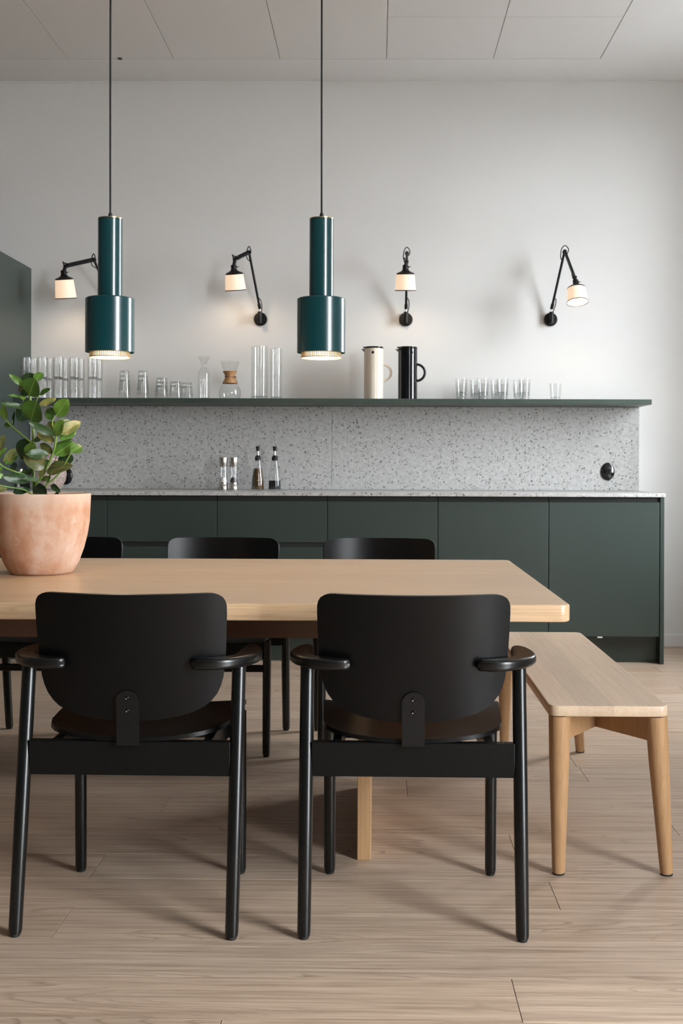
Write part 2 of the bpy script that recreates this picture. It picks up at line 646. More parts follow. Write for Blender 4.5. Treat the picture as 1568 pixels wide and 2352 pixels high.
def stave_slab(parent, name, x0, x1, y0, y1, z0, z1, r, cuts, ax, mat, ease=0.004):
    """a glued-up slab with rounded corners and eased edges, one object for each stave; ax: axis along which the staves are laid side by side"""
    lo = (x0, y0)[ax]
    hi = (x1, y1)[ax]
    edges = [lo - 1] + list(cuts) + [hi + 1]
    prof = [(ease, z0), (ease * 0.3, z0 + ease * 0.3), (0, z0 + ease), (0, z1 - ease), (ease * 0.3, z1 - ease * 0.3), (ease, z1)]
    for a, b in zip(edges[:-1], edges[1:]):
        loops = []
        for ins, z in prof:
            pl = rounded_rect(x0 + ins, x1 - ins, y0 + ins, y1 - ins, r - ins)
            if a > lo:
                pl = clip(pl, ax, a, True)
            if b < hi:
                pl = clip(pl, ax, b, False)
            loops.append([(p[0], p[1], z) for p in pl])
        n = len(loops[0])
        cx = sum(p[0] for p in loops[0]) / n
        cy = sum(p[1] for p in loops[0]) / n
        vs = [(p[0] - cx, p[1] - cy, p[2] - z0) for lp in loops for p in lp]
        fs = [tuple(range(n)), tuple(range((len(loops) - 1) * n, len(loops) * n))]
        for i in range(len(loops) - 1):
            for k in range(n):
                k2 = (k + 1) % n
                fs.append((i * n + k, i * n + k2, (i + 1) * n + k2, (i + 1) * n + k))
        obj(name, from_data(name, vs, fs, 30, (0, 1)), mat, parent, (cx, cy, z0))


# ------------------------------------------------------------------ the room
floor = struct('floor', MB().box(XL - .2, XR + .4, YF - .2, YB + .1, -0.12, -0.012), GAP,
               'pale oak plank floor with boards running parallel to the kitchen', 'floor')
PW = 0.1868
PLANKS = {}


def plank_mesh(L):
    key = round(L, 3)
    if key not in PLANKS:
        PLANKS[key] = MB().box(-L / 2 + .0007, L / 2 - .0007, -PW / 2 + .0003, PW / 2 - .0003, -0.012, 0.0, 0.0007).mesh('plank')
        PLANKS[key].materials.append(FLOOR)
    return PLANKS[key]


JOINT = {0: -.297, 1: .286, 2: 1.30, 3: -.735, 4: .449, 5: -.744, 6: .389, 7: .886, 8: -.665, 9: .104, 10: .725}
row = -17
while 2.0232 + row * PW < YB:
    ya = 2.0232 + row * PW
    j = JOINT.get(row, ((row * 0.737 + 0.31) % 2.2) - 1.1)
    xs = [j + 2.2 * k for k in range(-3, 4)]
    xs = [max(XL, min(XR, x)) for x in xs]
    xs = sorted(set([XL] + xs + [XR]))
    for a, b in zip(xs[:-1], xs[1:]):
        if b - a > 0.02:
            obj('plank', plank_mesh(b - a), None, floor, ((a + b) / 2, ya + PW / 2, 0))
    row += 1

struct('wall_back', MB().box(XL - .2, XR + .5, YB, YB + .2, -0.012, ZC + .15), WALL,
       'plain white painted wall behind the kitchen counter', 'wall')
struct('wall_left', MB().box(XL - .2, XL, YF, YB, -0.012, ZC + .15), WALLGREY, 'grey painted side wall beyond the tall green cabinet', 'wall')
struct('wall_front', MB().box(XL - .2, XR + .5, YF - .2, YF, -0.012, ZC + .15), WALLGREY, 'grey painted wall opposite the kitchen counter', 'wall')
wr = MB()
ys = [YF] + [v for w in WIN for v in w] + [YB]
for a, b in zip(ys[0::2], ys[1::2]):
    wr.box(XR, XR + .35, a, b, -0.012, ZC + .15)
for (a, b), WZ0 in zip(WIN, SILL):
    wr.box(XR, XR + .35, a, b, -0.012, WZ0)
    wr.box(XR, XR + .35, a, b, WZ1, ZC + .15)
struct('wall_right', wr, WALL, 'white side wall with tall windows beside the bench', 'wall')
WORDS = ('farther from the kitchen counter', 'closest to the kitchen counter')
for i, (a, b) in enumerate(WIN):
    WZ0 = SILL[i]
    wname = thing('window_%d' % (i + 1), 'tall white framed window ' + WORDS[i], 'window', (XR + .24, (a + b) / 2, WZ0), kind='structure')
    hw, hh = (b - a) / 2, WZ1 - WZ0
    fr = MB()
    fr.box(-.03, .03, -hw, -hw + .06, 0, hh, .003).box(-.03, .03, hw - .06, hw, 0, hh, .003)
    fr.box(-.03, .03, -hw, hw, 0, .07, .003).box(-.03, .03, -hw, hw, hh - .06, hh, .003)
    fr.box(-.025, .025, -.025, .025, .07, hh - .06, .003).box(-.025, .025, -hw + .05, hw - .05, hh * .68, hh * .68 + .05, .003)
    fr.build('window_frame', TRIM, wname)
    for s in (-1, 1):
        for z0, z1 in ((.06, hh * .68 + .01), (hh * .68 + .04, hh - .05)):
            yy = sorted((s * .02, s * (hw - .05)))
            MB().box(-.003, .003, yy[0], yy[1], z0, z1).build('pane', PANE, wname)
    MB().box(-.27, -.02, -hw - .03, hw + .03, -.03, 0.0, .004).build('window_sill', TRIM, wname)
struct('ground', MB().box(XR + .6, XR + 40, -30, 40, -1.6, -1.5), plain('asphalt', (0.22, 0.22, 0.22), .9, var=.1, scale=3),
       'grey street ground outside the windows', 'ground')

ceil = MB().box(XL - .2, XR + .5, YF - .2, YB + .2, ZC + .022, ZC + .15)
ceil.box(XL, XR, 6.427, YB, ZC, ZC + .022).box(1.2505, XR, YF, 6.427, ZC, ZC + .022)
ceiling = struct('ceiling', ceil, CEIL, 'white ceiling with suspended acoustic tiles and a plain border', 'ceiling')
TM = {}
for L in (0.6, 1.2):
    TM[L] = MB().box(-.2983, .2983, -L / 2 + .0017, L / 2 - .0017, 0, .024, .0015).mesh('ceiling_tile')
    TM[L].materials.append(TILE)
for c in range(9):
    xc = 1.247 - 0.3 - 0.6 * c
    y = 6.4235
    short = c < 2
    while y > 1.3:
        L = 0.6 if short else 1.2
        obj('ceiling_tile', TM[L], None, ceiling, (xc, y - L / 2, ZC))
        y -= L
MB().box(-1.465, -1.443, 6.400, 6.424, ZC - .006, ZC, .001).build('tile_clip', GAP, ceiling)

bb = struct('baseboard_back', MB().box(1.57, XR, YB - .014, YB, 0, .072, .003), TRIM, 'white skirting board under the white wall past the cabinets', 'baseboard')
struct('baseboard_right', MB().box(XR - .014, XR, YF, YB - .014, 0, .072, .003), TRIM, 'white skirting board under the windows', 'baseboard')
struct('trim_1', MB().box(XL, XR, YB - .006, YB, ZC - .012, ZC, .002), TRIM, 'thin white bead where wall meets ceiling', 'trim')

# ------------------------------------------------------------------ kitchen run
CF = 6.19          # front face of the doors
X0 = -2.067
NAMES = ['drawer', 'drawer', 'drawer', 'door', 'door', 'door']
LAB = ['dark green drawer cabinet next to the tall cabinet, behind the potted plant',
       'dark green drawer cabinet, second unit from the tall cabinet',
       'dark green drawer cabinet below the two oil bottles',
       'dark green door cabinet right behind the chair nearest the table end',
       'dark green door cabinet, second from the end panel',
       'dark green door cabinet next to the end panel']
LAB[3] = 'dark green door cabinet adjoining the last drawer unit, mostly hidden by chairs'
for i in range(6):
    xa = X0 + .6 * i
    t = thing('base_cabinet', LAB[i], 'cabinet', (xa + .3, CF, 0), group='green base cabinets')
    MB().box(-.2985, .2985, .022, .585, .145, .9035).build('body', GREENDARK, t)
    if NAMES[i] == 'drawer':
        for z0, z1 in ((.651, .8755), (.400, .6255), (.1485, .388)):
            MB().box(-.2982, .2982, 0, .02, z0, z1, .0015).build('drawer_front', GREEN, t)
            MB().box(-.298, .298, .008, .021, z1 + .001, z1 + .024).build('finger_channel', GREENDARK, t)
    else:
        MB().box(-.2982, .2982, 0, .02, .1485, .8755, .0015).build('door', GREEN, t)
        MB().box(-.298, .298, .008, .021, .8765, .9).build('finger_channel', GREENDARK, t)
    if i == 5:
        MB().box(-.035, -.008, -.002, .015, .141, .147, .001).build('hinge_tab', TRIM, t)
tag(MB().box(-.3 * 6, .3 * 6, 0, .018, 0, .1435, .001).build('plinth', GREEN, None, (X0 + 1.8, CF + .06, 0)),
    'recessed dark green plinth running along the floor under the cabinets', 'plinth')
tag(MB().box(0, .0215, -.003, .60, 0, .9035, .001).build('end_panel', GREEN, None, (X0 + 3.6015, CF, 0)),
    'dark green end panel closing the cabinet row near the bench', 'panel')
tag(MB().box(X0 + .001, 1.5585, -.63, -.001, 0, .02, .0015).build('worktop', TERR, None, (0, YB, .9045)),
    'thin speckled grey stone worktop along the green base cabinets', 'worktop')
bs = thing('backsplash', 'speckled grey stone backsplash between worktop and green shelf', 'backsplash', (0, YB, .9255))
for a, b in ((X0 + .001, -.268), (-.2665, 1.5545)):
    c = (a + b) / 2
    MB().box(a - c, b - c, -.02, -.0005, 0, .4935, .0008).build('stone_panel', TERR, bs, (c, 0, 0))
tag(MB().box(X0 + .001, 1.5545, -.33, -.0005, 0, .0295, .0015).build('wall_shelf', SHELFGREEN, None, (0, YB, 1.42)),
    'long dark green shelf above the speckled backsplash', 'shelf')
tall = thing('tall_cabinet', 'tall grey green cabinet closing off the kitchen counter', 'cabinet', (-2.3725, YB, 0))
MB().box(-.3045, .3045, -.62, -.0005, .0, 2.24, .001).build('body', GREEN, tall)
for z0, z1 in ((.15, 1.2), (1.203, 2.238)):
    MB().box(-.303, .303, -.641, -.621, z0, z1, .0015).build('door', GREEN, tall)
    MB().box(-.28, -.27, -.655, -.641, (z0 + z1) / 2 - .1, (z0 + z1) / 2 + .1, .002).build('handle', BLACKMETAL, tall)


def socket(x, z, label):
    t = thing('wall_socket', label, 'socket', (x, YB - .0205, z), group='black wall sockets')
    o = MB().lathe([(0, .012), (.034, .012), (.0395, .008), (.041, 0), (0, 0)], 36, axis=(0, -1, 0)).build('cover_plate', BLACKGLOSS, t)
    o.scale = (1, 1, 1.30)
    for s in (-1, 1):
        MB().lathe([(.0215, .011), (.0215, .0145), (.019, .0145), (.0175, .0125), (0.0, .0122)], 28, (0, 0, s * .0235), axis=(0, -1, 0)).build('socket_insert', BLACKGLOSS, t)
        m = MB()
        for q in (-1, 1):
            m.lathe([(0, .0015), (.0028, .0015), (.0028, 0), (0, 0)], 12, (q * .0095, -.0122, s * .0235), axis=(0, -1, 0))
        m.build('pin_hole', CABLE, t)


socket(1.369, 1.0385, 'black oval double wall socket on the bare end of the backsplash')
socket(-1.852, 1.001, 'black oval double wall socket half hidden behind the potted plant')

# ------------------------------------------------------------------ glassware on the shelf
SZ = 1.4496


def shell(prof_out, thick, base):
    """outer profile (r, z) from the foot up; returns a closed profile with an inner skin"""
    inner = [(max(r - thick, .001), z) for r, z in prof_out if z > base]
    r_at = prof_out[0][0]
    for (r0, z0), (r1, z1) in zip(prof_out[:-1], prof_out[1:]):
        if z0 <= base <= z1 and z1 > z0:
            r_at = r0 + (r1 - r0) * (base - z0) / (z1 - z0)
    return [(0, 0)] + prof_out + inner[::-1] + [(max(r_at - thick, .001), base), (0, base)]


def glass_meshes(name, prof, thick, base):
    body = MB().lathe([p for p in shell(prof, thick, base)], 28).mesh(name)
    body.materials.append(GLASS)
    r0 = prof[0][0]
    foot = MB().lathe([(0, .0004), (r0 * .93, .0004), (r0 * .985, .002), (r0 * .975, base * .8), (r0 * .9, base * .97), (0, base * .97)], 28).mesh('thick_base')
    foot.materials.append(GLASSBASE)
    return body, foot


TALLG = glass_meshes('body', [(.0265, 0), (.0285, .003), (.0285, .118)], .0016, .006)
TUMB = glass_meshes('body', [(.0262, 0), (.0280, .002), (.0345, .0980)], .002, .020)
CONE = glass_meshes('body', [(.0265, 0), (.0285, .004), (.0295, .05), (.0355, .112)], .0018, .008)
LOW = glass_meshes('body', [(.0300, 0), (.0325, .004), (.0340, .04), (.0385, .080)], .0018, .008)


def place_glass(name, meshes, loc, flip, label, group):
    t = thing(name, label, 'glass', loc, group=group)
    for nm, me in zip(('body', 'thick_base'), meshes):
        o = obj(nm, me, None, t)
        if flip:
            o.rotation_euler = (PI, 0, 0)
            o.location = (0, 0, flip)
    return t


ORD = ['first', 'second', 'third', 'fourth', 'fifth']
for c in range(5):
    for r in range(2):
        x = (-2.022, -1.930, -1.838, -1.746, -1.640)[c] + r * .002
        y = (6.565, 6.675)[r]
        for tier in range(2):
            place_glass('tall_drinking_glass', TALLG, (x, y, SZ + tier * .1195), 0 if tier else .118,
                        'tall clear glass, %s tier, %s column from the tall cabinet, %s row' %
                        (('lower', 'upper')[tier], ORD[c], ('front', 'back')[r]), 'two tiers of tall clear glasses')


def inverted_stack(name, meshes, h, pitch, n, x, y, where):
    for k in range(n):
        pos = 'topmost' if k == n - 1 else ('bottom' if k == 0 else 'middle')
        place_glass(name, meshes, (x, y, SZ + pitch * k), h, '%s upturned clear glass in the %s' % (pos, where), 'upturned stacked glasses')


inverted_stack('conical_glass', CONE, .112, .0265, 3, -1.468, 6.62, 'slim stack nearest the tall glasses')
inverted_stack('conical_glass', CONE, .112, .0265, 3, -1.361, 6.62, 'second slim stack from the tall glasses')
inverted_stack('low_tumbler', LOW, .080, .022, 3, -1.252, 6.62, 'squat stack of three beside the slim stacks')
inverted_stack('low_tumbler', LOW, .080, .022, 2, -1.166, 6.60, 'squat pair nearest the glass carafe')
inverted_stack('low_tumbler', LOW, .080, .022, 2, -1.118, 6.69, 'squat pair set back beside the glass carafe')

PAIRS = [(.4884, 6.62, 'stack next to the black jug'), (.612, 6.60, 'front stack, second from the black jug'),
         (.580, 6.71, 'rear stack, second from the black jug'), (.7254, 6.60, 'front stack, third from the black jug'),
         (.700, 6.71, 'rear stack, third from the black jug'), (.8514, 6.60, 'front stack beside the lone tumbler'),
         (.832, 6.71, 'rear stack beside the lone tumbler')]
for x, y, where in PAIRS:
    for k in range(2):
        place_glass('tumbler', TUMB, (x, y, SZ + .0265 * k), 0, '%s clear tumbler of the %s' % (('lower', 'upper')[k], where), 'stacked tumblers near the shelf end')
place_glass('tumbler', TUMB, (1.0328, 6.62, SZ), 0, 'single clear tumbler standing alone near the shelf end', 'stacked tumblers near the shelf end')

car = thing('carafe', 'slender clear glass carafe with a narrow neck and flared lip', 'carafe', (-1.006, 6.62, SZ))
MB().lathe(shell([(.028, 0), (.0335, .004), (.034, .01), (.034, .145), (.031, .16), (.022, .174), (.0155, .186), (.0145, .196), (.0175, .212), (.026, .232), (.034, .250)], .0016, .008), 32).build('body', GLASS, car)
MB().lathe([(0, .001), (.031, .001), (.0325, .004), (.031, .0075), (0, .0075)], 28).build('thick_base', GLASSBASE, car)

ch = thing('coffee_maker', 'glass pour-over coffee maker with a tied wooden collar', 'coffee maker', (-.854, 6.62, SZ))
MB().lathe(shell([(.048, 0), (.058, .006), (.064, .025), (.064, .045), (.056, .07), (.040, .095), (.026, .118), (.0215, .132), (.026, .146), (.040, .178), (.054, .222)], .0016, .004), 40).build('flask', GLASS, ch)
col = MB().lathe([(.0425, .093), (.0445, .095), (.030, .122), (.0285, .132), (.030, .142), (.042, .164), (.0395, .165), (.026, .142), (.0235, .132), (.027, .12), (.0400, .094)], 40, closed=True).build('wooden_collar', CORK, ch)
MB().lathe([(.0290, .1295), (.0315, .1305), (.0315, .1335), (.0290, .1345)], 32, closed=True).build('leather_tie', LEATHER, ch)
kn = MB().tube([(.026, -.018, .131), (.036, -.024, .128), (.041, -.026, .112), (.046, -.026, .095)], .0014, 8, smooth=4)
kn.lathe([(0, -.006), (.0045, -.004), (.006, 0), (.0045, .004), (0, .006)], 14, (.034, -.0235, .130))
kn.build('bead_and_cord', LEATHER, ch)

for x, y, r, h, label in ((-.680, 6.60, .047, .307, 'wider tall clear glass cylinder vase beside the coffee maker'),
                          (-.590, 6.66, .034, .300, 'narrower tall clear glass cylinder vase')):
    t = thing('cylinder_vase', label, 'vase', (x, y, SZ), group='tall glass cylinder vases')
    MB().lathe(shell([(r * .97, 0), (r, .003), (r, h)], .003, .018), 40).build('body', GLASS, t)
    MB().lathe([(0, .0005), (r * .94, .0005), (r * .965, .003), (r * .96, .014), (r * .9, .0172), (0, .0172)], 36).build('thick_base', GLASSBASE, t)


def vacuum_jug(x, y, mat, lidmat, label, eye):
    t = thing('vacuum_jug', label, 'jug', (x, y, SZ), group='vacuum jugs on the shelf')
    R, Hh = .0555, .306
    # body cut lower at the spout side: a plain cylinder with a slanted step under the beak
    b = MB().lathe([(0, 0), (R - .003, 0), (R, .003), (R, Hh - .012), (R - .002, Hh - .010), (0, Hh - .010)], 56).build('body', mat, t)
    MB().lathe([(0, Hh - .0102), (R - .001, Hh - .0102), (R + .0006, Hh - .008), (R + .0006, Hh - .002), (R - .002, Hh), (0, Hh)], 56).build('lid', lidmat, t)
    # lid tip and pouring beak
    up = MB()
    up.add([(-R * .72, -.034, Hh), (-R * .72, .034, Hh), (-R - .009, 0, Hh + .0005), (-R * .72, -.034, Hh - .008), (-R * .72, .034, Hh - .008), (-R - .004, 0, Hh - .007)],
           [(0, 1, 2), (3, 5, 4), (0, 2, 5, 3), (1, 4, 5, 2), (0, 3, 4, 1)])
    up.build('lid_tip', lidmat, t)
    lo = MB()
    lo.add([(-R * .80, -.030, Hh - .0135), (-R * .80, .030, Hh - .0135), (-R - .017, 0, Hh - .0125), (-R * .97, -.012, Hh - .034), (-R * .97, .012, Hh - .034), (-R - .004, 0, Hh - .026)],
           [(0, 1, 2), (0, 2, 5, 3), (1, 4, 5, 2), (3, 5, 4), (0, 3, 4, 1)])
    lo.build('spout', lidmat, t)
    pts = []
    for k in range(13):
        a = -PI / 2 + PI * k / 12
        pts.append((R - .006 + .050 * math.cos(a), 0, .158 + .048 * math.sin(a)))
    MB().tube(pts, .0075, 12, smooth=2).build('handle', mat, t)
    MB().lathe([(0, .0015), (.0072, .0015), (.0078, 0), (0, 0)], 24, (math.sin(eye) * (R - .0002), -math.cos(eye) * (R - .0002), .270),
               axis=(math.sin(eye), -math.cos(eye), 0)).build('stopper_dot', BLACKGLOSS, t)
    return t


vacuum_jug(-.0195, 6.60, CREAM, BLACKGLOSS, 'cream white cylindrical vacuum jug with a black dot', -.08)
vacuum_jug(.177, 6.60, BLACKGLOSS, BLACKGLOSS, 'glossy black cylindrical vacuum jug with ring handle', .42)

# ------------------------------------------------------------------ on the worktop
WT = .9247


def mill(x, fill, label):
    t = thing('spice_mill', label, 'mill', (x, 6.60, WT), group='steel and glass mills')
    MB().lathe([(0, 0), (.026, 0), (.0265, .002), (.0262, .020), (.0255, .0215), (.0255, .0225), (.026, .024), (.0255, .044), (0, .046)], 32).build('base', STEEL, t)
    MB().lathe([(.0245, .045), (.0240, .135), (.0225, .135), (.0230, .045)], 32, closed=True).build('glass_tube', GLASS, t)
    f = MB()
    f.lathe([(0, .046), (.0222, .046), (.0222, .056), (.016, .068), (.006, .074), (0, .075)], 24)
    f.build('filling', fill, t)
    MB().lathe([(0, .134), (.0215, .134), (.0225, .1365), (.0265, .185), (.0255, .1885), (0, .1895)], 32).build('top', STEEL, t)


mill(-.8876, SALT, 'steel and glass mill holding white salt')
mill(-.828, PEPPER, 'steel and glass mill holding dark peppercorns')


def oil_bottle(x, liquid, level, label):
    t = thing('oil_bottle', label, 'bottle', (x, 6.60, WT), group='glass pouring bottles')
    prof = [(.033, 0), (.0365, .004), (.037, .010), (.0365, .06), (.030, .105), (.0195, .158), (.0165, .178)]
    MB().lathe(shell(prof, .002, .006), 36).build('bottle_glass', GLASS, t)
    pts = [(0, .0065)]
    for r, z in prof:
        if .0065 <= z < level:
            pts.append((r - .0022, z))
    for (r0, z0), (r1, z1) in zip(prof[:-1], prof[1:]):
        if z0 <= level <= z1:
            pts.append((r0 + (r1 - r0) * (level - z0) / (z1 - z0) - .0022, level))
    pts.insert(1, (.0335, .0065))
    pts.append((0, level))
    MB().lathe(pts, 36).build('liquid', liquid, t)
    st = MB().lathe([(0, .170), (.0150, .170), (.0175, .176), (.0178, .193), (.0165, .1945), (.012, .196), (.0085, .202), (0, .203)], 28).build('collar', BLACKRUBBER, t)
    MB().lathe([(0, .200), (.0062, .200), (.0060, .228), (0, .228)], 20).build('spout', STEEL, t)
    MB().lathe([(0, .226), (.0090, .226), (.0125, .2525), (.0115, .254), (0, .254)], 24).build('stopper', BLACKRUBBER, t)


oil_bottle(-.688, OIL, .126, 'glass pouring bottle of brown olive oil')
oil_bottle(-.590, VINEGAR, .056, 'glass pouring bottle with dark vinegar at the bottom')

jar = thing('stoneware_jar', 'round speckled pinkish stoneware jar behind the plant', 'jar', (-1.905, 6.60, WT))
MB().lathe([(0, 0), (.062, 0), (.072, .004), (.098, .05), (.104, .09), (.096, .13), (.074, .16), (.060, .172), (.060, .182), (.055, .182), (.055, .17), (0, .165)], 40).build('body', SPECK, jar)
MB().lathe([(0, .178), (.062, .181), (.066, .184), (.060, .190), (.02, .197), (.010, .200), (.013, .210), (.008, .216), (0, .217)], 32).build('lid', SPECK, jar)
sh = thing('white_shaker', 'small white porcelain shaker beside the tall cabinet', 'shaker', (-2.035, 6.50, WT))
MB().lathe([(0, 0), (.02, 0), (.022, .004), (.019, .08), (.014, .105), (0, .110)], 24).build('body', PORCELAIN, sh)
MB().lathe([(0, .103), (.0145, .103), (.015, .118), (.008, .126), (0, .127)], 20).build('cap', STEEL, sh)

# ------------------------------------------------------------------ pendants


def pendant(x, label):
    t = thing('pendant_lamp', label, 'lamp', (x, 3.5, 1.4195), group='teal pendant lamps')
    MB().lathe([(.0372, .166), (.0372, .408), (.0355, .4095), (.0350, .408), (.0355, .166)], 64, closed=True).build('tube', TEAL, t)
    MB().lathe([(.0355, .4085), (.0376, .4088), (.0376, .4118), (.030, .4125), (0, .4125), (0, .4085)], 48).build('brass_rim', BRASS, t)
    MB().lathe([(.036, .1662), (.0715, .1662), (.0742, .1635), (.0742, .0), (.0722, .0), (.0722, .160), (.036, .163)], 72, closed=True).build('drum', TEAL, t)
    lv = MB()
    for k in range(64):
        a = 2 * PI * k / 64
        c, s = math.cos(a), math.sin(a)
        lv.beam((c * .0605, s * .0605, -.014), (c * .0605, s * .0605, .030), .0016, .0026, up=(c, s, 0), bev=0)
    lv.build('louvre', plain('louvre_white', (.40, .30, .17), .4) if 'louvre_white' not in MATS else MATS['louvre_white'], t)
    MB().lathe([(.0590, -.0005), (.0618, -.0005), (.0618, .0018), (.0590, .0018)], 64, closed=True).build('brass_ring', BRASS, t)
    MB().lathe([(.0585, -.0165), (.0618, -.0165), (.0618, -.0135), (.0585, -.0135)], 64, closed=True).build('louvre_rim', MATS['louvre_white'], t)
    MB().lathe([(.0570, -.0135), (.0575, .045), (0, .050)], 48).build('diffuser', DIFF, t)
    MB().lathe([(0, .410), (.007, .410), (.006, .425), (.0027, .432), (0, .432)], 16).build('cord_grip', CABLE, t)
    MB().tube([(0, 0, .43), (-.0015, 0, .9), (-.003, 0, ZC - 1.4195)], .0031, 10, smooth=6).build('cord', CABLE, t)
    MB().lathe([(0, ZC - 1.4195), (.05, ZC - 1.4195), (.05, ZC - 1.4195 - .02), (.045, ZC - 1.4195 - .025), (0, ZC - 1.4195 - .025)], 32).build('ceiling_rose', TRIM, t)
    L = bpy.data.lights.new('pendant_bulb', 'POINT')
    L.energy = 2.4
    L.color = (1.0, .80, .55)
    L.shadow_soft_size = .045
    lo = bpy.data.objects.new('pendant_bulb', L)
    COL.objects.link(lo)
    lo.parent = t
    lo.location = (0, 0, -.055)


pendant(-.8215, 'teal cylindrical pendant lamp hanging above the potted plant')
pendant(-.1715, 'teal cylindrical pendant lamp hanging near the middle of the table')

# ------------------------------------------------------------------ wall lamps


def sconce(label, bx, bz, elbow, neck, cap_top, bottom, loop):
    W = YB
    t = thing('wall_lamp', label, 'lamp', (bx, W, bz), group='black jointed wall lamps')
    O = Vector((bx, W, bz))
    E_, N_, C_, B_ = (Vector(p) - O for p in (elbow, neck, cap_top, bottom))
    MB().lathe([(0, 0), (.040, 0), (.040, .012), (.036, .017), (0, .018)], 40, axis=(0, -1, 0)).build('wall_plate', BLACKMETAL, t)
    kn = MB().tube([(0, -.010, -.014), (0, -.045, -.014)], .012, 16).tube([(0, -.045, -.026), (0, -.045, .036)], .0125, 16)
    kn.tube([(0, -.045, .034), (0, -.045, .040)], .0135, 16)
    kn.build('swivel', BLACKMETAL, t)
    A0 = Vector((0, -.045, .040))
    A1 = Vector((0, -.045, .058))
    MB().tube([A0, A1], .0045, 10).build('pivot_pin', STEEL, t)
    d = (E_ - A1)
    lower = MB().tube([A1, A1 + d.normalized() * .03], .0098, 14).tube([A1 + d.normalized() * .02, E_], .0072, 14)
    lower.build('lower_arm', BLACKMETAL, t)
    jn = MB().tube([E_ + Vector((0, .013, 0)), E_ + Vector((0, -.013, 0))], .0115, 16)
    jn.build('elbow_joint', BLACKMETAL, t)
    up = MB().beam(E_ + Vector((0, -.010, 0)), N_, .024, .011, up=(0, -1, 0) if abs((N_ - E_).y) < .1 else (1, 0, 0), bev=.002)
    up.build('upper_arm', BLACKMETAL, t)
    ax = (B_ - C_).normalized()
    H_ = (B_ - C_).length
    # fork between arm end and shade neck
    fk = MB().tube([N_, C_ - ax * .030], [.0105, .0095], 14).tube([N_ + Vector((-.012, 0, 0)), N_ + Vector((.012, 0, 0))], .009, 12)
    fk.build('neck', BLACKMETAL, t)
    cap = MB().lathe([(0, -.036), (.0145, -.036), (.0165, -.032), (.0165, -.014), (.0190, -.006), (.027, .001), (.0455, .009), (.0508, .013), (.0520, .019), (.0503, .019), (.049, .014), (0, .012)], 40, C_, ax)
    capo = cap.build('shade_cap', BLACKMETAL, t)
    MB().lathe([(.0510, .018), (.0595, H_ - .004), (.0580, H_ - .004), (.0495, .018)], 48, C_, ax, closed=True).build('shade', SHADE, t)
    MB().lathe([(.0590, H_ - .005), (.0612, H_ - .005), (.0616, H_), (.0588, H_)], 48, C_, ax, closed=True).build('shade_rim', BLACKMETAL, t)
    rb = MB()
    s = ax.orthogonal().normalized()
    sw = C_ - ax * .022
    MB().tube([sw + Vector((.012, 0, 0)), sw + Vector((.020, 0, .002))], .0045, 10).tube([sw + Vector((.019, 0, .002)), sw + Vector((.030, 0, .003))], .0018, 8).build('switch', BLACKMETAL, t)
    u = (E_ - A1).normalized()
    c1 = MB().tube([E_ - u * .055 + Vector((-.004, -.004, 0)), E_ + Vector((-loop, -.008, -.030)), E_ + Vector((-loop * .8, -.012, .012)), E_ + Vector((0, -.014, .033)),
                    E_ + Vector((loop * .85, -.015, .012)), E_ + Vector((loop * .55, -.016, -.014)), E_ + (N_ - E_) * .18 + Vector((0, -.014, 0))], .0029, 8, smooth=5)
    c1.build('cable', CABLE, t)
    c1 = MB()
    c1.tube([A1 + u * .07, A1 + u * .055 + Vector((.013, -.006, 0)), A1 + u * .025 + Vector((.017, -.006, 0)), A1 + Vector((.012, -.004, -.008)), A0 + Vector((.003, 0, -.004))], .0029, 8, smooth=5)
    c1.build('cable', CABLE, t)
    c1 = MB()
    nn = (N_ - E_).normalized()
    c1.tube([N_ - nn * .03 + Vector((0, -.012, 0)), N_ + Vector((-.008, -.016, .014)), N_ + Vector((-.016, -.010, .022)), N_ + Vector((-.012, -.004, .004)), C_ - ax * .036], .0034, 8, smooth=5)
    c1.build('cable', CABLE, t)
    L = bpy.data.lights.new('wall_lamp_bulb', 'POINT')
    L.energy = 1.7
    L.color = (1.0, .78, .55)
    L.shadow_soft_size = .022
    lo = bpy.data.objects.new('wall_lamp_bulb', L)
    COL.objects.link(lo)
    lo.parent = t
    lo.location = C_ + ax * (H_ * .70)


sconce('black wall lamp with its arm hidden behind a teal pendant', -1.560, 1.939, (-1.6428, 6.60, 2.2566), (-1.786, 6.53, 2.2100), (-1.794, 6.515, 2.146), (-1.788, 6.537, 2.022), .012)
sconce('black wall lamp bent towards the left above the coffee maker', -.6955, 1.939, (-.745, 6.62, 2.3046), (-.8159, 6.545, 2.2536), (-.8215, 6.535, 2.182), (-.8145, 6.556, 2.0735), .013)
sconce('black wall lamp facing straight out above the black jug', .1705, 1.939, (.171, 6.64, 2.3045), (.1655, 6.515, 2.2330), (.1593, 6.47, 2.172), (.1597, 6.486, 2.0625), .020)
sconce('black wall lamp tilted open above the lone tumbler', 1.030, 1.941, (1.0831, 6.62, 2.3123), (1.1233, 6.515, 2.1465), (1.1290, 6.500, 2.0960), (1.1340, 6.472, 1.9970), .024)

# ------------------------------------------------------------------ table
TZ = .735
tb = thing('dining_table', 'long solid oak dining table with a slab leg', 'table', (0, 0, 0))
TX0, TX1, TY0, TY1 = -2.55, .4785, 2.803, 4.118
stave_slab(tb, 'top_board', TX0, TX1, TY0, TY1, TZ - .043, TZ, .028, [TY0 + .186 * k for k in range(1, 7)], 1, TABLE, .005)
MB().box(-.0190, .0190, -.0, .70, 0, TZ - .0435, .002).build('slab_leg', TABLELEG, tb, (-.0305, 3.106, 0))
MB().box(-.0190, .0190, -.0, .70, 0, TZ - .0435, .002).build('slab_leg', TABLELEG, tb, (-2.04, 3.106, 0))
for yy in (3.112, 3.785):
    MB().box(-.995, .995, 0, .022, 0, .088, .001).build('apron', APRON, tb, (-1.036, yy, TZ - .132))

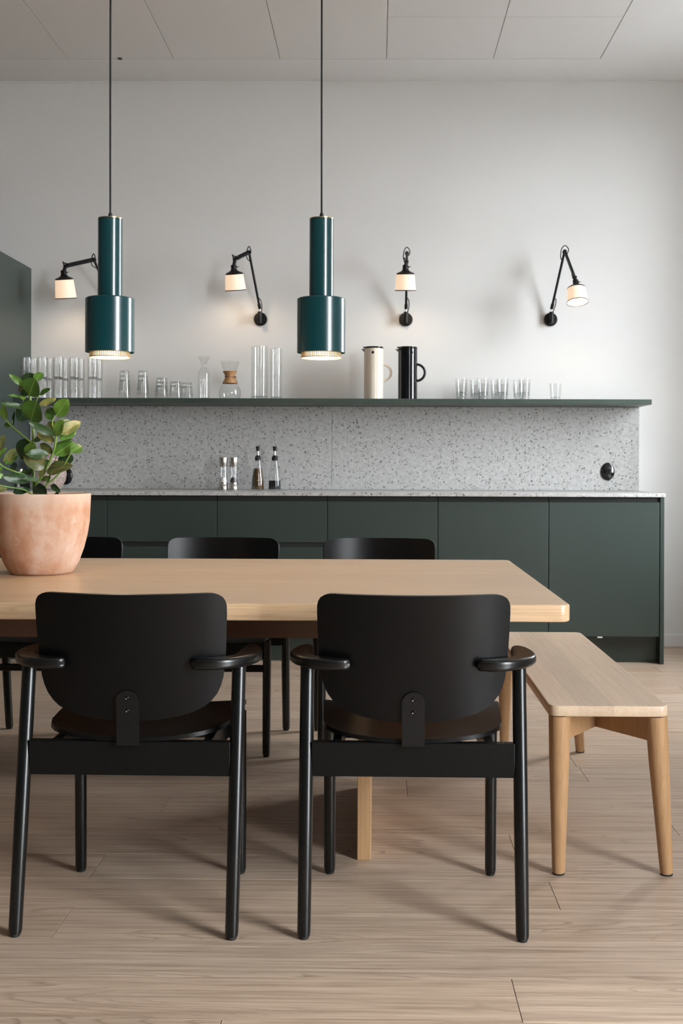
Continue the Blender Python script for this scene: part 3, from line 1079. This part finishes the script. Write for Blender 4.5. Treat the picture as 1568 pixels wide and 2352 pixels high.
# ------------------------------------------------------------------ bench
bn = thing('oak_bench', 'oak bench with tapered round legs at the table end', 'bench', (.6045, 3.60, 0))
BX0, BX1, BY0, BY1 = -.1555, .1555, -.642, .660
stave_slab(bn, 'seat_board', BX0, BX1, BY0, BY1, .427, .455, .026, [-.082, .012, .085], 0, BENCHTOP, .003)
for sx, xt, xb in ((-1, -.1245, -.1215), (1, .1275, .1625)):
    for sy, yt, yb in ((-1, -.612, -.5855), (1, .63, .692)):
        lg = MB().tube([(xb, yb, .006), (xb + (xt - xb) * .75, yb + (yt - yb) * .75, .31), (xt, yt, .4265)], [.0168, .0265, .0285], 24)
        lo = lg.build('leg', BENCHLEG, bn)
        MB().lathe([(0, 0), (.0155, 0), (.0165, .002), (.0165, .0065), (0, .0065)], 24, (xb, yb, 0)).build('foot_pad', BLACKRUBBER, lo)
for sy, yt, yc in ((-1, -.605, -.44), (1, .62, .46)):
    MB().beam((-.118, yt, .392), (-.004, yc, .392), .022, .068).build('brace', BENCHLEG, bn)
    MB().beam((.118, yt, .392), (.004, yc, .392), .022, .068).build('brace', BENCHLEG, bn)
MB().box(-.02, .02, -.43, .45, .400, .4265, .002).build('centre_rail', BENCHLEG, bn)

# ------------------------------------------------------------------ chairs


def make_chair():
    t = thing('armchair', 'chair', 'chair', (0, 0, 0), group='black armchairs around the table')
    for s in (-1, 1):
        rl = MB().tube([(s * .2478, -.200, .006), (s * .2478, -.1985, .015), (s * .2482, -.159, .25), (s * .249, -.099, .612)], [.0135, .0152, .0165, .0165], 24).build('leg', BLACKLEG, t)
        MB().lathe([(0, 0), (.0105, 0), (.0115, .002), (.0115, .007), (0, .007)], 18, (s * .2478, -.2, 0)).build('foot', BLACKRUBBER, rl)
        fl = MB().tube([(s * .2115, .216, .006), (s * .2115, .216, .015), (s * .2115, .211, .25), (s * .2115, .206, .430)], [.0130, .0147, .0155, .0155], 24).build('leg', BLACKLEG, t)
        MB().lathe([(0, 0), (.0105, 0), (.0115, .002), (.0115, .007), (0, .007)], 18, (s * .2115, .216, 0)).build('foot', BLACKRUBBER, fl)
        MB().box(s * .178 - .010, s * .178 + .010, -.122, .198, .372, .432, .002).build('side_rail', BLACKWOOD, t)
        arm = [(.143, .043), (.147, .033), (.160, .026), (.185, .023), (.212, .028), (.238, .042), (.262, .066), (.282, .098), (.293, .130), (.2955, .165), (.292, .20),
               (.284, .235), (.271, .258), (.256, .262), (.246, .250), (.2415, .22), (.237, .15), (.232, .100), (.220, .0825), (.195, .0695), (.168, .0575), (.152, .051)]
        pts = [(s * x, -.2 + y) for x, y in (arm if s > 0 else arm[::-1])]
        ao = MB().prism(pts, .6035, .630).build('armrest', BLACKLEG, t)
        bevel(ao, .0122, 5)
    MB().box(-.2355, .2355, -.1475, -.1225, .354, .433, .002).build('back_rail', BLACKWOOD, t)
    MB().box(-.2, .2, .199, .219, .360, .428, .002).build('front_rail', BLACKWOOD, t)
    MB().box(-.2, .2, .206, .220, .311, .336, .002).build('stretcher', BLACKWOOD, t)

    # seat: dished plywood
    rows = [(-.152, .02), (-.150, .06), (-.145, .10), (-.135, .135), (-.120, .165), (-.099, .189), (-.07, .206), (-.03, .216), (.04, .220), (.11, .224), (.18, .228), (.215, .226),
            (.24, .218), (.252, .204), (.258, .185), (.261, .15)]
    vs, fs = [], []
    nu = 16
    for (y, w) in rows:
        for k in range(nu + 1):
            x = w * (2 * k / nu - 1)
            z = .4386 + .014 * (x / .21) ** 2 * (1 - .6 * max(0, y - .04) / .22) + .008 * max(0, y + .02) / .2 - .030 * max(0, (y - .19) / .07) ** 2
            vs.append((x, y, z))
    for i in range(len(rows) - 1):
        for k in range(nu):
            a = i * (nu + 1) + k
            fs.append((a, a + 1, a + nu + 2, a + nu + 1))
    so = obj('seat', from_data('seat', vs, fs, 60), BLACKSHEET, t)
    solid(so, .010, .002)

    # backrest: plywood bent around the sitter
    rows = [(.790, .176), (.7892, .188), (.7862, .1985), (.7805, .2075), (.772, .2130), (.762, .2155), (.745, .2158), (.70, .2142), (.66, .2122), (.63, .2098), (.60, .2060), (.58, .2005),
            (.562, .1920), (.546, .1790), (.534, .1640), (.5245, .1430), (.517, .116), (.512, .085), (.509, .05), (.508, .02)]
    rows = [(.484 + (z - .508) * (.296 / .282), w * 1.033) for z, w in rows]

    def back_y(x, z):
        return -.196 + (.780 - z) * .15 + .060 * (x / .223) ** 2
    vs, fs = [], []
    nu = 24
    for (z, w) in rows:
        for k in range(nu + 1):
            x = w * (2 * k / nu - 1)
            vs.append((x, back_y(x, z), z))
    for i in range(len(rows) - 1):
        for k in range(nu):
            a = i * (nu + 1) + k
            fs.append((a, a + 1, a + nu + 2, a + nu + 1))
    bo = obj('backrest', from_data('backrest', vs, fs, 60), BLACKSHEET, t)
    solid(bo, .009, .002)

    # metal strap joining backrest and seat
    vs, fs = [], []
    prof = []
    for k in range(8):
        a = PI / 2 * k / 7
        prof.append((.5555 - .0258 * (1 - math.cos(a)), .0258 * math.sin(a) + .0005))
    prof += [(.51, .0263), (.47, .0263), (.445, .0263), (.4295, .0263)]
    pts3 = []
    for z, w in prof:
        pts3.append((back_y(0, max(z, .484)) - .0080, z, w))
    y_end = pts3[-1][0]
    pts3 += [(y_end + .002, .4265, .0263), (y_end + .008, .4255, .0263), (y_end + .013, .4255, .0263)]
    for y, z, w in pts3:
        for k in range(5):
            vs.append((w * (k / 2 - 1), y, z))
    for i in range(len(pts3) - 1):
        for k in range(4):
            a = i * 5 + k
            fs.append((a, a + 1, a + 6, a + 5))
    st = obj('back_strap', from_data('back_strap', vs, fs, 50), BLACKMETAL, t)
    solid(st, .004, .0008)
    for z in (.538, .508):
        MB().lathe([(0, .0022), (.0012, .0012), (.0035, .0028), (.0048, .0012), (.005, 0)], 16, (0, back_y(0, z) - .0098, z), axis=(0, -1, -.15)).build('screw', SCREW, st)
    return t


chair = make_chair()
SPOTS = [(-.570, 2.79, math.radians(-.9), 'black armchair seen from behind, on the near side by the potted plant'),
         (.0885, 2.79, math.radians(-.7), 'black armchair seen from behind, nearest the oak bench'),
         (-1.236, 4.415, PI + .01, 'black armchair on the kitchen side, its back half hidden by the pot'),
         (-.612, 4.415, PI - .01, 'black armchair on the kitchen side, middle of its row'),
         (.012, 4.415, PI, 'black armchair on the kitchen side, nearest the table end')]
for i, (x, y, rz, lab) in enumerate(SPOTS):
    c = chair if i == 0 else copy_tree(chair)
    c.location = (x, y, 0)
    c.rotation_euler = (0, 0, rz)
    c['label'] = lab

# ------------------------------------------------------------------ potted plant
PX, PY = -1.045, 3.55
pot = thing('plant_pot', 'wide terracotta pot with chalky stains on the table', 'pot', (PX, PY, TZ + .0005))
MB().lathe([(0, 0), (.0895, 0), (.0945, .003), (.100, .010), (.115, .037), (.1295, .078), (.1400, .120), (.1462, .160), (.1482, .202), (.1497, .238), (.1497, .245), (.1482, .2485), (.1440, .249),
            (.1405, .2465), (.1390, .236), (.137, .205), (.125, .12), (.09, .03), (0, .025)], 72).build('body', TERRACOTTA, pot)
MB().lathe([(.1375, .2255), (.10, .229), (.05, .231), (0, .2325)], 48).build('soil', SOIL, pot)
pl = thing('potted_plant', 'leafy green clusia plant growing in the terracotta pot', 'plant', (PX, PY, TZ + .0005))
U = 1.959e-4
# height of the soil line in the drawing grid of the plant


def G(u, v, d=0.0):
    return Vector(((u - 650) * U, d, .2455 - (v - 2068) * U))


def stem(pts, r0, r1, mat, name='stem', depth=None):
    n = len(pts)
    P = []
    for i, p in enumerate(pts):
        P.append(G(p[0], p[1], p[2] if len(p) > 2 else 0))
    return MB().tube(P, [r0 + (r1 - r0) * i / (n - 1) for i in range(n)], 10, smooth=4).build(name, mat, pl)


stem([(540, 2150, 0), (530, 2020, 0), (520, 1800, 0), (510, 1560, 0), (505, 1250, .005), (500, 1000, .005), (490, 830, 0), (478, 650, -.005), (470, 480, -.01)], .0050, .0036, STEM)
stem([(545, 2150, .0), (570, 1930, -.01), (700, 1760, -.02), (840, 1500, -.03), (910, 1300, -.035), (935, 1130, -.04)], .0038, .0032, STEM)
stem([(700, 2150, -.03), (760, 1930, -.035), (900, 1820, -.04), (1030, 1680, -.045), (1100, 1560, -.05), (1190, 1400, -.05)], .0030, .0022, STEM)
stem([(500, 1260, 0), (300, 1110, .01), (150, 1000, .02), (0, 860, .03)], .0028, .0024, STEM)
stem([(560, 1900, 0), (450, 1790, -.01), (280, 1710, -.03), (100, 1630, -.04), (0, 1510, -.05)], .0030, .0024, STEM)
stem([(560, 2140, .01), (410, 2000, -.02), (200, 1950, -.05), (0, 1895, -.08)], .0028, .0022, STEM)
stem([(480, 730, 0), (455, 715, 0), (370, 640, .01), (310, 550, .02)], .0018, .0014, STEM)
stem([(490, 720, 0), (570, 600, -.01), (625, 490, -.02)], .0020, .0014, STEM)
stem([(935, 1130, -.04), (850, 980, -.02), (840, 880, -.01), (890, 800, 0)], .0018, .0014, STEM)
stem([(515, 1240, 0), (560, 1190, .01), (640, 1130, .02)], .0016, .0010, STEM)
stem([(740, 1700, -.02), (820, 1600, -.0), (870, 1470, .01)], .0014, .0010, BARK)
stem([(600, 1870, -.01), (640, 1830, .0), (760, 1800, .01)], .0014, .0010, BARK)

LM = []
for fold, bend, twist in ((.10, .18, .0), (.16, .42, .10), (.05, -.10, -.08), (.22, .25, .16)):
    vs, fs = [], []
    nu, nv = 4, 8
    for j in range(nv + 1):
        tt = j / nv
        w = .5 * (math.sin(PI * min(1, tt ** .92)) ** .56) if 0 < tt < 1 else 0.0
        w = max(w, .035 if j == 0 else .02)
        for k in range(nu + 1):
            s = 2 * k / nu - 1
            x = s * w
            z = fold * abs(s) * w * 2 - bend * tt * tt * .5 + twist * s * tt * .6 + .05 * math.sin(tt * 9 + s * 2) * abs(s)
            vs.append((x, tt, z))
    for j in range(nv):
        for k in range(nu):
            a = j * (nu + 1) + k
            fs.append((a, a + 1, a + nu + 2, a + nu + 1))
    for key, mt in LEAF.items():
        me = from_data('leaf', vs, fs, 80)
        me.materials.append(mt)
        LM.append((key, me))
LEAFMESH = {}
for key, me in LM:
    LEAFMESH.setdefault(key, []).append(me)

# base u, v, tip u, v, width, tone, depth of base, depth of tip, variant
LEAVES = [
    (465, 495, 590, 255, 280, 'g', -.012, -.045, 1), (420, 320, 380, 108, 190, 'd', .01, .03, 0), (540, 260, 615, 112, 120, 'g', .0, .02, 0),
    (395, 350, 172, 168, 80, 'g', -.005, -.03, 2), (410, 490, 320, 345, 150, 'd', .01, .02, 0), (305, 430, 245, 300, 90, 't', .01, .04, 2),
    (635, 485, 842, 398, 70, 'g', -.02, -.04, 2), (622, 490, 588, 420, 45, 'g', -.02, -.01, 0), (300, 515, 88, 490, 40, 'g', .02, .0, 2),
    (460, 705, 50, 622, 75, 's', -.01, -.05, 2), (315, 560, 318, 470, 70, 'b', .02, .02, 0), (455, 580, 270, 905, 210, 'd', .02, .0, 0),
    (505, 905, 625, 610, 330, 'g', -.02, -.055, 1), (620, 660, 828, 535, 100, 't', -.01, .03, 2), (830, 880, 690, 680, 130, 'g', -.01, .03, 0),
    (875, 800, 740, 680, 60, 's', .0, .02, 2), (885, 820, 1098, 562, 200, 'b', .0, -.03, 0), (930, 1140, 565, 935, 110, 's', -.04, -.08, 2),
    (905, 1070, 760, 895, 130, 't', -.03, .0, 0), (930, 1140, 1075, 895, 150, 'b', -.045, -.07, 0), (960, 1120, 1245, 895, 160, 't', -.03, .02, 0),
    (970, 1200, 1198, 1045, 130, 'g', -.03, .0, 0), (885, 900, 1065, 885, 50, 's', .0, .03, 2), (890, 1230, 605, 1085, 130, 't', -.03, -.02, 2),
    (520, 1235, 665, 1115, 70, 's', .0, .02, 0), (940, 1275, 1222, 1188, 35, 'g', -.04, -.06, 2), (910, 1445, 1165, 1225, 220, 'g', -.035, -.01, 0),
    (862, 1420, 632, 1255, 110, 't', -.03, -.01, 0), (440, 1535, 570, 1255, 230, 'b', -.005, -.03, 0), (800, 1430, 508, 1430, 130, 's', -.03, -.07, 0),
    (745, 1645, 440, 1460, 190, 't', -.02, -.05, 1), (755, 1640, 700, 1500, 80, 'g', -.02, .01, 0), (475, 1225, 250, 1500, 290, 'd', .01, .03, 0),
    (105, 1595, 245, 1335, 120, 't', -.03, -.01, 0), (120, 1590, 262, 1430, 110, 'g', -.035, -.0, 0), (8, 880, 18, 640, 120, 'b', .03, .01, 0),
    (150, 985, 178, 735, 40, 's', .02, .02, 3), (105, 1000, -20, 935, 70, 'g', .02, .04, 0), (0, 1430, 92, 1125, 130, 't', -.05, -.03, 0),
    (5, 1510, 185, 1335, 60, 'b', -.05, -.06, 2), (85, 1650, -20, 1700, 90, 'g', -.04, -.08, 0), (255, 1700, 200, 1555, 100, 'd', -.03, -.0, 0),
    (400, 1770, 485, 1640, 90, 'd', .0, .03, 0), (355, 1810, 372, 1670, 70, 'g', -.02, -.0, 0), (730, 1640, 685, 1790, 100, 't', -.02, -.04, 0),
    (775, 1700, 1208, 1600, 190, 't', -.03, -.07, 1), (1130, 1600, 985, 1415, 190, 'd', -.04, -.0, 0), (1175, 1390, 1335, 1300, 150, 'g', -.05, -.03, 3),
    (1195, 1412, 1385, 1378, 25, 's', -.05, -.02, 2), (515, 1840, 140, 1785, 130, 's', -.015, -.07, 0), (650, 1835, 430, 1808, 60, 's', -.02, -.06, 2),
    (555, 1950, 855, 2040, 150, 's', -.02, -.09, 0), (865, 1910, 1040, 2015, 75, 's', -.04, -.08, 1), (800, 1890, 810, 1745, 50, 'g', -.04, -.02, 0),
    (645, 1840, 795, 1790, 70, 't', -.01, -.0, 0), (190, 1955, -20, 2010, 100, 't', -.05, -.10, 0), (135, 1795, 55, 1745, 70, 'b', -.06, -.07, 0),
    (470, 1960, 220, 1900, 120, 'd', .0, .04, 0), (220, 2040, 470, 1985, 100, 'd', -.02, .0, 0), (560, 2080, 660, 1990, 90, 'd', .02, .04, 0),
    (890, 2050, 980, 2075, 60, 'd', -.02, -.04, 0),
]
for (u0, v0, u1, v1, w, tone, d0, d1, var) in LEAVES:
    a, b = G(u0, v0, d0), G(u1, v1, d1)
    ydir = b - a
    ln = ydir.length
    ydir.normalize()
    front = Vector((random.uniform(-.35, .35), -1, random.uniform(-.05, .55)))
    zdir = (front - ydir * front.dot(ydir)).normalized()
    xdir = ydir.cross(zdir)
    o = obj('leaf', LEAFMESH[tone][var], None, pl)
    wd = w * U * 1.28
    M = Matrix((xdir * wd, ydir * ln, zdir * (0.5 * ln))).transposed().to_4x4()
    M.translation = a
    o.matrix_basis = M
